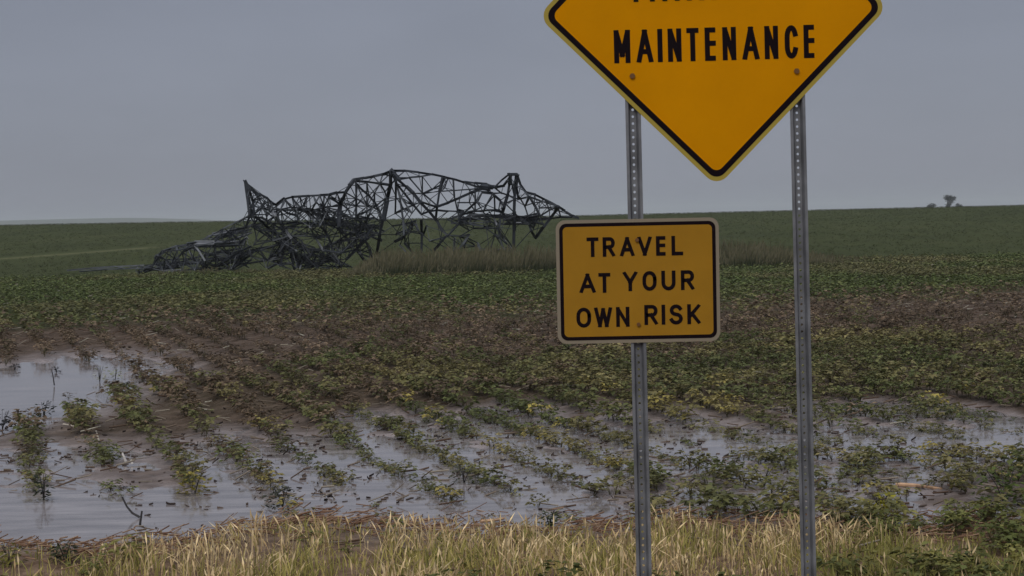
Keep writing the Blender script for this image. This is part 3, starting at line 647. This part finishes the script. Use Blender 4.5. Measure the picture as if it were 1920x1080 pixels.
X, Y, tint = (q[(dst > 2) | (X > sB.x)] for q in (X, Y, tint)); n = len(X)
V, F, c = bake(X, Y, rg.uniform(.4, .8, n), tint, LOD[:4], 6)
obj('far_crop', mesh_np('far_crop', V, F, c), LEAF, kind='stuff', label='dark green crop covering the rise behind the tower')

# grasses
def blades(X, Y, Z, H, tint, wd, seed, lean=.35, head=0.0, hc=None, tipc=None):
    rg = np.random.default_rng(seed); n = len(X); a = rg.uniform(0, 2 * np.pi, n); face = rg.normal(0, .7, n)
    dx, dy = np.cos(a), np.sin(a); b = np.abs(rg.normal(0, lean, n)) * H
    sx, sy = np.cos(face) * wd, np.sin(face) * wd
    lv = [(0, 1.0), (.4, .9), (.78, .55), (1, 0)]
    P = []
    for f, wf in lv:
        cx, cy, cz = X + dx * b * f * f, Y + dy * b * f * f, Z + H * f * (1 - .25 * (b / H) * f)
        P.append(np.stack([cx - sx * wf, cy - sy * wf, cz], -1)); P.append(np.stack([cx + sx * wf, cy + sy * wf, cz], -1))
    P = np.stack(P, 1); F = np.array([(0, 1, 3), (0, 3, 2), (2, 3, 5), (2, 5, 4), (4, 5, 6)]); P = P[:, :7]
    cc = np.repeat(tint[:, None, :], 7, 1)
    if tipc is not None: cc[:, 4:] = tipc[:, None, :]
    nv = 7
    if head:
        t0, t1 = .72, 1.12; q = []
        for f, wf in ((t0, 0), (.9, -1), (.9, 1), (t1, 0)):
            cx, cy, cz = X + dx * b * f * f, Y + dy * b * f * f, Z + H * f * (1 - .25 * (b / H) * min(f, 1))
            q.append(np.stack([cx + np.cos(face) * head * wf, cy + np.sin(face) * head * wf, cz], -1))
        P = np.concatenate([P, np.stack(q, 1)], 1); F = np.vstack([F, [(7, 8, 10), (7, 10, 9)]]); cc = np.concatenate([cc, np.repeat(hc[:, None, :], 4, 1)], 1); nv = 11
    V = P.reshape(-1, 3); Fa = (F[None] + (np.arange(n) * nv)[:, None, None]).reshape(-1, 3)
    return V, Fa, cc.reshape(-1, 3)
def verge_pts(n, rg, y0=8.2, y1=16.4):
    Y = y0 + (y1 - y0) * rg.uniform(0, 1, n) ** .8; X = rg.uniform(-.33, .33, n) * Y
    uq = X / Y * FPX + 960; lim = verge_edge(X) - .55 * sm(480, 620, uq) * (1 - sm(1120, 1260, uq)); ok = (Y < lim - .15 + rg.normal(0, .5, n)) & (rg.uniform(0, 1, n) < .15 + .85 * np.maximum(sm(.38, .55, fbm(X * 1.6, Y * 1.2, 97)), sm(1500, 1600, X / Y * FPX + 960))) & (rg.uniform(0, 1, n) < .35 + .65 * sm(-150, 480, X / Y * FPX + 960)); return X[ok], Y[ok]
rg = np.random.default_rng(21)
X, Y = verge_pts(48000, rg)
uu = X / Y * FPX + 960                    # sideways bearing: drier in the middle, greener at both ends
dryf = np.clip(.10 + .30 * sm(200, 520, uu) * (1 - sm(1430, 1560, uu)) - .1 * sm(1430, 1560, uu) + (fbm(X * 1.3, Y * 1.3, 90) - .5) * 1.9, 0.03, .92)
isdry = rg.uniform(0, 1, len(X)) < dryf
Z = ground(X, Y)
n = len(X); tone = rg.uniform(.55, 1.35, n)[:, None]
dryc = lerp((.52, .37, .19), (.92, .74, .45), rg.uniform(0, 1, n) ** 1.3) * tone
grc = lerp((.23, .225, .065), (.58, .48, .17), rg.uniform(0, 1, n) * (.4 + .6 * (uu < 1500))) * tone
gap = sm(.3, .5, fbm(X * 1.1, Y * 1.1, 95))
Hh = rg.uniform(.25, 1, n) ** 1.6 * .27 * (.4 + .6 * gap) * (1 - .6 * sm(-1.0, .1, Y - verge_edge(X)))
i = isdry
V, F, c = blades(X[i], Y[i], Z[i] - .01, Hh[i] * 1.1, dryc[i], .0034, 31, .45, .0075, dryc[i] * 1.1)
obj('dry_grass', mesh_np('dry_grass', V, F, c), GRASS, kind='stuff', label='tan dry grass along the verge in front')
i = ~isdry
V, F, c = blades(X[i], Y[i], Z[i] - .01, Hh[i], grc[i], .0052, 32, .6)
obj('green_grass', mesh_np('green_grass', V, F, c), GRASS, kind='stuff', label='green grass mixed into the verge in front')
n = 420
Yv = rg.uniform(9.5, 15.6, n); Uv = np.where(rg.uniform(0, 1, n) < .82, rg.uniform(1500, 1960, n), rg.uniform(-40, 1500, n)); Xv = (Uv - 960) / FPX * Yv
kv = (Yv < verge_edge(Xv) + .1) & (fbm(Xv * 1.5, Yv * 1.5, 99) > .46); Xv, Yv = Xv[kv], Yv[kv]
tv = lerp((.12, .14, .042), (.30, .27, .085), rg.uniform(0, 1, len(Xv)) ** 1.5) * rg.uniform(.7, 1.2, len(Xv))[:, None]
V, F, c = bake(Xv, Yv, rg.uniform(.5, 1.1, len(Xv)), tv, VAR, 33)
obj('verge_weeds', mesh_np('verge_weeds', V, F, c), LEAF, kind='stuff', label='broad-leaved green weeds mixed into the verge')
# tall rank grass round the right end of the tower
def band(n, u0_, u1_, y0, y1, h, seed):
    rg = np.random.default_rng(seed); Y = rg.uniform(y0, y1, n); U = rg.uniform(u0_, u1_, n); X = (U - 960) / FPX * Y
    e = sm(u0_, u0_ + 90, U) * (1 - sm(u1_ - 260, u1_, U)); cl_ = fbm(X / .9, Y / 1.2, seed); hh = h * (.25 + .75 * e) * (.35 + 1.1 * sm(.25, .7, cl_)) * rg.uniform(.5, 1.2, n)
    t = lerp((.036, .050, .024), (.062, .070, .034), rg.uniform(0, 1, n)); tp = lerp((.105, .100, .055), (.175, .155, .095), rg.uniform(0, 1, n))
    return blades(X, Y, ground(X, Y) - .02, hh, t, .013, seed, .22, .022, tp, tp)
V, F, c = band(17000, 640, 1640, 82, 93, .80, 41)
obj('tall_grass', mesh_np('tall_grass', V, F, c), GRASS, kind='stuff', label='tall pale rank grass around the right end of the tower')
V, F, c = band(2600, 250, 660, 91, 93.5, .32, 42)
obj('tall_grass', mesh_np('tall_grass', V, F, c), GRASS, kind='stuff', label='short rank grass along the foot of the tower')

# straw, stalk bits and pale specks lying on the soil
rg = np.random.default_rng(51)
n = 5200
Y = 15.6 + (92 - 15.6) * rg.uniform(0, 1, n) ** 1.5; X = rg.uniform(-.31, .31, n) * Y
ne = 2600
Xe = rg.uniform(-.31, .31, ne) * 15.4; Ye = verge_edge(Xe) + rg.normal(-.05, .5, ne)
X = np.concatenate([X, Xe]); Y = np.concatenate([Y, Ye])
nc = 3600
Yc = 15.2 + (26 - 15.2) * rg.uniform(0, 1, nc); Xc = rg.uniform(-.31, .31, nc) * Yc; kc = (fbm(Xc * 1.4, Yc * 2.2, 93) > .50) & (wetness(Xc, Yc) < .92); Xc, Yc = Xc[kc], Yc[kc]
X = np.concatenate([X, Xc]); Y = np.concatenate([Y, Yc]); clod = np.arange(len(X)) >= len(X) - len(Xc)
ok = wetness(X, Y) < np.where(clod, 1.05, .8); X, Y, clod = X[ok], Y[ok], clod[ok]; n = len(X)
l = rg.uniform(.05, .2, n) * (1 + Y / 60); wd = rg.uniform(.006, .014, n) * (1 + Y / 40); a = rg.normal(0, .8, n); Z = np.maximum(ground(X, Y), np.where(clod, 0, -9)) + np.where(clod, -.004, .012) + np.where(clod, .0, .05) * rg.uniform(0, 1, n)
cc = lerp((.16, .10, .07), (.48, .42, .34), rg.uniform(0, 1, n) ** 2); big_ = (rg.uniform(0, 1, n) < .06 + .08 * (Y > 40)) & (Y > 22); cc[big_] = (.62, .58, .48); edge_ = np.abs(Y - verge_edge(X)) < 1.1; cc[edge_] = lerp((.26, .14, .09), (.58, .40, .27), rg.uniform(0, 1, edge_.sum()) ** 1.5); l[edge_] *= .75; wd[edge_] *= .7; cc[clod] = lerp((.036, .026, .024), (.20, .15, .125), rg.uniform(0, 1, clod.sum())); l[clod] *= .34; wd[clod] *= 1.25; a[clod] *= 1.6
dx, dy, tz = np.cos(a) * l / 2, np.sin(a) * l / 2, rg.normal(0, .25, n) * l
P = np.stack([np.stack([X - dx, Y - dy, Z], -1), np.stack([X + dx, Y + dy, Z + tz], -1), np.stack([X + dx, Y + dy, Z + tz + wd], -1), np.stack([X - dx, Y - dy, Z + wd], -1),
              np.stack([X - dx, Y - dy + wd, Z + wd * .5], -1), np.stack([X + dx, Y + dy + wd, Z + tz + wd * .5], -1)], 1)
F = np.array([(0, 1, 2, 3), (3, 2, 5, 4), (4, 5, 1, 0)]); Fa = (F[None] + (np.arange(n) * 6)[:, None, None]).reshape(-1, 4)
obj('crop_residue', mesh_np('crop_residue', P.reshape(-1, 3), Fa, np.repeat(cc, 6, 0)), GRASS, kind='stuff', label='pale straw and stalk bits strewn over the mud')

# ------------------------------------------------------------------ single pieces in the field
def tube(pts, r0_, r1_, sides=5):
    V, F = [], []; n = len(pts)
    for i, p in enumerate(pts):
        p = Vector(p); d = (Vector(pts[min(i + 1, n - 1)]) - Vector(pts[max(i - 1, 0)])).normalized()
        s = d.cross(Vector((.3, .2, 1))).normalized(); t_ = d.cross(s); r = r0_ + (r1_ - r0_) * i / (n - 1)
        V += [p + (s * math.cos(k * 2 * math.pi / sides) + t_ * math.sin(k * 2 * math.pi / sides)) * r for k in range(sides)]
    for i in range(n - 1): F += [(i * sides + k, i * sides + (k + 1) % sides, (i + 1) * sides + (k + 1) % sides, (i + 1) * sides + k) for k in range(sides)]
    F += [tuple(range(sides))[::-1], tuple(range((n - 1) * sides, n * sides))]
    return V, F
STRAW = mat('pale_straw', (.55, .47, .38), .6, noise=.2, nscale=30)
WHITE = mat('bleached_stalk', (.75, .70, .66), .6, noise=.1, nscale=30)
DKTW = mat('wet_dark_stem', (.030, .026, .026), .5, noise=.3, nscale=30)
ORNG = mat('orange_straw', (.52, .32, .19), .6, noise=.3, nscale=20)
def gp(u, v, up=0.0):
    p = flat(u, v); z = max(float(ground(p.x, p.y)), 0.0); p = flat(u, v, z); return Vector((p.x, p.y, z + up))
def piece(name, cat, label, pixs, r, material, rise=None):
    o0 = gp(*pixs[0][:2]); pts = []
    for (u, v, *h) in pixs:
        hgt = h[0] if h else r
        p = gp(u, v) if hgt <= r + .02 else None
        if p is None: p = Vector((at_y(u, v, o0.y).x, o0.y, at_y(u, v, o0.y).z))
        else: p.z += r
        pts.append(p - o0)
    V, F = tube(pts, r, r * .7)
    o = obj(name, mesh_py(name, V, F), material, category=cat, label=label); o.location = o0; return o
piece('stalk', 'stalk', 'long pale bent stalk lying across the edge of the left pool', [(119, 798), (150, 804), (179, 808), (186, 830)], .016, STRAW)
piece('stalk', 'stalk', 'short white upright stalk stub in the mud beside a yellowing plant', [(236, 868), (229, 849, .3)], .018, WHITE)
piece('stalk', 'stalk', 'smaller whitish stub just right of the upright white stalk', [(248, 872), (246, 862, .3)], .016, WHITE)
piece('stalk', 'stalk', 'pale orange straw stalk lying at the grass edge left of centre', [(545, 978), (580, 976), (615, 974), (640, 972)], .016, ORNG)
piece('stalk', 'stalk', 'pale orange straw stalk lying at the grass edge near the left post', [(900, 981), (925, 979), (945, 975)], .017, ORNG)
piece('stalk', 'stalk', 'broad pale straw piece lying in the mud right of the right post', [(1680, 912), (1720, 914), (1765, 921)], .02, ORNG)
piece('twig', 'twig', 'dark curved twig sticking out of the pool at lower left', [(262, 972), (248, 962, .3), (238, 950, .3), (229, 932, .3)], .012, DKTW)
piece('twig', 'twig', 'upright dark stem right of the curved twig in the lower pool', [(262, 990), (264, 972, .3), (266, 958, .3)], .012, DKTW)
piece('twig', 'twig', 'thin dark stem standing in the upper left pool', [(102, 724), (100, 708, .3), (97, 694, .3)], .012, DKTW)
def clump(name, cat, label, u, v, wpx, hpx, color, n=60, leaf=.05, seed=0, stem=True):
    rg = np.random.default_rng(seed + 900); p = gp(u, v); px = p.y / FPX; wd, ht = wpx * px, hpx * px
    r = obj(name, None, category=cat, label=label); r.location = p - Vector((0, 0, .01))
    V, F, cc = [], [], []
    for k in range(n):
        a = rg.uniform(0, 6.28); q = rg.uniform(0, 1) ** .6; zz = ht * rg.uniform(.12, 1) * (1 - .35 * q); b_ = np.array((math.cos(a) * wd / 2 * q, math.sin(a) * wd / 2 * q, zz))
        aa = a + rg.normal(0, .7); l = leaf * rg.uniform(.7, 1.4); d = np.array((math.cos(aa), math.sin(aa), rg.uniform(-.5, .5))) * l; s = np.array((-math.sin(aa), math.cos(aa), rg.uniform(-.5, .5))) * l * .32
        o = len(V); V += [b_, b_ + d * .5 + s, b_ + d, b_ + d * .5 - s]; F += [(o, o + 1, o + 2), (o, o + 2, o + 3)]; cc += [np.array(color) * rg.uniform(.6, 1.35)] * 4
    obj('leaves', mesh_np('leaves', V, F, np.array(cc)), LEAF, r, kind='stuff')
    for k in range(4 if stem else 0):
        a = rg.uniform(0, 6.28); V, F = tube([(0, 0, 0), (math.cos(a) * wd * .12, math.sin(a) * wd * .12, ht * .45), (math.cos(a) * wd * .3, math.sin(a) * wd * .3, ht * .85)], .006, .003, 4)
        obj('stem', mesh_py('stem', V, F), DKTW, r)
    return r
clump('weed', 'weed', 'dark leafy clump standing in the pool at the left edge of the field', 4, 808, 46, 46, (.020, .022, .024), 90, .06, 1)
clump('weed', 'weed', 'dark drooping plant at the head of a row in the upper left pool', 82, 780, 34, 34, (.026, .034, .022), 70, .06, 2)
clump('weed', 'weed', 'small dark tuft poking out of the upper left pool', 28, 694, 14, 16, (.018, .018, .02), 24, .06, 3)
clump('weed', 'weed', 'small dark tuft beside the thin stem in the upper left pool', 106, 698, 14, 14, (.018, .018, .02), 24, .06, 4)
clump('weed', 'weed', 'lone dark plant mirrored in the lower left pool', 82, 938, 26, 60, (.040, .046, .026), 70, .05, 5)
clump('weed', 'weed', 'pale bleached weed at the right tip of the upper left pool', 187, 716, 26, 36, (.42, .42, .33), 40, .06, 6)
clump('weed', 'weed', 'pale bleached weed right of the one at the pool tip', 216, 712, 24, 24, (.32, .34, .22), 36, .06, 7)
clump('weed', 'weed', 'yellow-green bushy plant ending a row left of the pools', 365, 926, 60, 50, (.24, .20, .04), 130, .05, 8)
clump('weed', 'weed', 'bright yellow-green plant in the mud right of the right post', 1655, 968, 70, 52, (.32, .29, .03), 150, .055, 9)
clump('weed', 'weed', 'large green plant at the right edge of the flooded rows', 1884, 946, 110, 80, (.095, .125, .030), 260, .055, 10)
clump('weed', 'weed', 'yellow-green plant left of the right post', 1432, 912, 70, 50, (.19, .18, .04), 130, .05, 11)
clump('weed', 'weed', 'round pale green plant in the rows at the far right', 1828, 712, 40, 28, (.15, .16, .05), 80, .08, 12)
clump('weed', 'weed', 'dark bushy plant on the verge beside the lower left pool', 122, 1052, 50, 46, (.055, .062, .03), 130, .04, 13)
clump('weed', 'weed', 'yellow-green plant on the verge in the lower left corner', 18, 1060, 60, 48, (.22, .20, .05), 130, .04, 14)
clump('weed', 'weed', 'dark wet plant at the lower end of a muddy row left of centre', 530, 950, 60, 46, (.060, .062, .044), 110, .045, 15)
clump('weed', 'weed', 'grey-green plant low in the mud at the centre of the field', 870, 905, 60, 40, (.085, .085, .055), 110, .045, 16)
clump('weed', 'weed', 'dark green plant by the bright puddle left of the left post', 1030, 985, 36, 36, (.080, .095, .040), 80, .045, 17)

# ------------------------------------------------------------------ far tree and bushes on the skyline
BARK = mat('bark', (.06, .05, .042), .8)
def crown_mesh(blobs, n, leaf, seed, color):
    rg = np.random.default_rng(seed); V, F, cc = [], [], []
    for (cx, cy, cz, r) in blobs:
        for k in range(n):
            d = rg.normal(0, 1, 3); d /= np.linalg.norm(d); p = np.array((cx, cy, cz)) + d * r * rg.uniform(.3, 1.1) * np.array((1, 1, .8))
            a1_, a2_ = rg.normal(0, 1, 3), rg.normal(0, 1, 3); a1_ *= leaf / np.linalg.norm(a1_); a2_ *= leaf * .6 / np.linalg.norm(a2_)
            o = len(V); V += [p, p + a1_ + a2_ * .5, p + a1_ * 1.6, p + a1_ - a2_]; F += [(o, o + 1, o + 2), (o, o + 2, o + 3)]; cc += [np.array(color) * rg.uniform(.6, 1.4)] * 4
    return mesh_np('crown', V, F, np.array(cc))
def far_plant(name, cat, label, u, v, Yd, blobs_px, trunks_px, seed):
    b = at_y(u, v, Yd); px = Yd / FPX; gz_ = float(ground(b.x, Yd)); r = obj(name, None, category=cat, label=label); r.location = (b.x, Yd, gz_)
    up0 = b.z - gz_
    bl = [(x * px, random.uniform(-.8, .8), up0 + z * px, rr * px) for x, z, rr in blobs_px]
    obj('crown', crown_mesh(bl, 110, .40, seed, (.14, .15, .15)), LEAF, r)  # crown colour paled and greyed to add distance haze beyond the haze volume
    for tp in trunks_px:
        V, F = tube([(0, 0, 0)] + [(x * px, 0, up0 + z * px) for x, z in tp], .22, .07, 6); obj('trunk', mesh_py('trunk', V, F), BARK, r)
far_plant('tree', 'tree', 'lone round-topped tree on the skyline at far right', 1778, 389, 640,
          [(-4, 19, 5.5), (0, 16, 6), (6, 16, 6), (10, 17, 5), (3, 11, 5), (1, 6, 3.5), (0, 2, 5), (4, 19, 4)], [[(-1, 2), (-2, 12)], [(2, 3), (6, 14)]], 3)
far_plant('bush', 'bush', 'low bush left of the lone tree on the skyline', 1748, 390, 640, [(-3, 4, 4.5), (3, 5, 4.5), (-7, 2, 3)], [[(0, 3)]], 4)
far_plant('bush', 'bush', 'low pointed bush right of the lone tree on the skyline', 1796, 389, 640, [(0, 4, 4.2), (5, 1.5, 3)], [[(0, 3)]], 5)

# ------------------------------------------------------------------ haze
hz = bpy.data.materials.new('haze'); hz.use_nodes = True
t = hz.node_tree; t.nodes.remove(t.nodes['Principled BSDF'])
pv = t.nodes.new('ShaderNodeVolumePrincipled'); pv.inputs['Color'].default_value = (.86, .90, .96, 1); pv.inputs['Density'].default_value = .00021
t.links.new(pv.outputs[0], t.nodes['Material Output'].inputs['Volume'])
x0, x1, y0, y1, z0, z1 = -9200, 9200, -9200, 9200, -2.0, 42.0
obj('haze', mesh_py('haze', [(x0, y0, z0), (x1, y0, z0), (x1, y1, z0), (x0, y1, z0), (x0, y0, z1), (x1, y0, z1), (x1, y1, z1), (x0, y1, z1)],
    [(0, 3, 2, 1), (4, 5, 6, 7), (0, 1, 5, 4), (1, 2, 6, 5), (2, 3, 7, 6), (3, 0, 4, 7)]), hz, kind='stuff', label='thin grey haze over the plain')
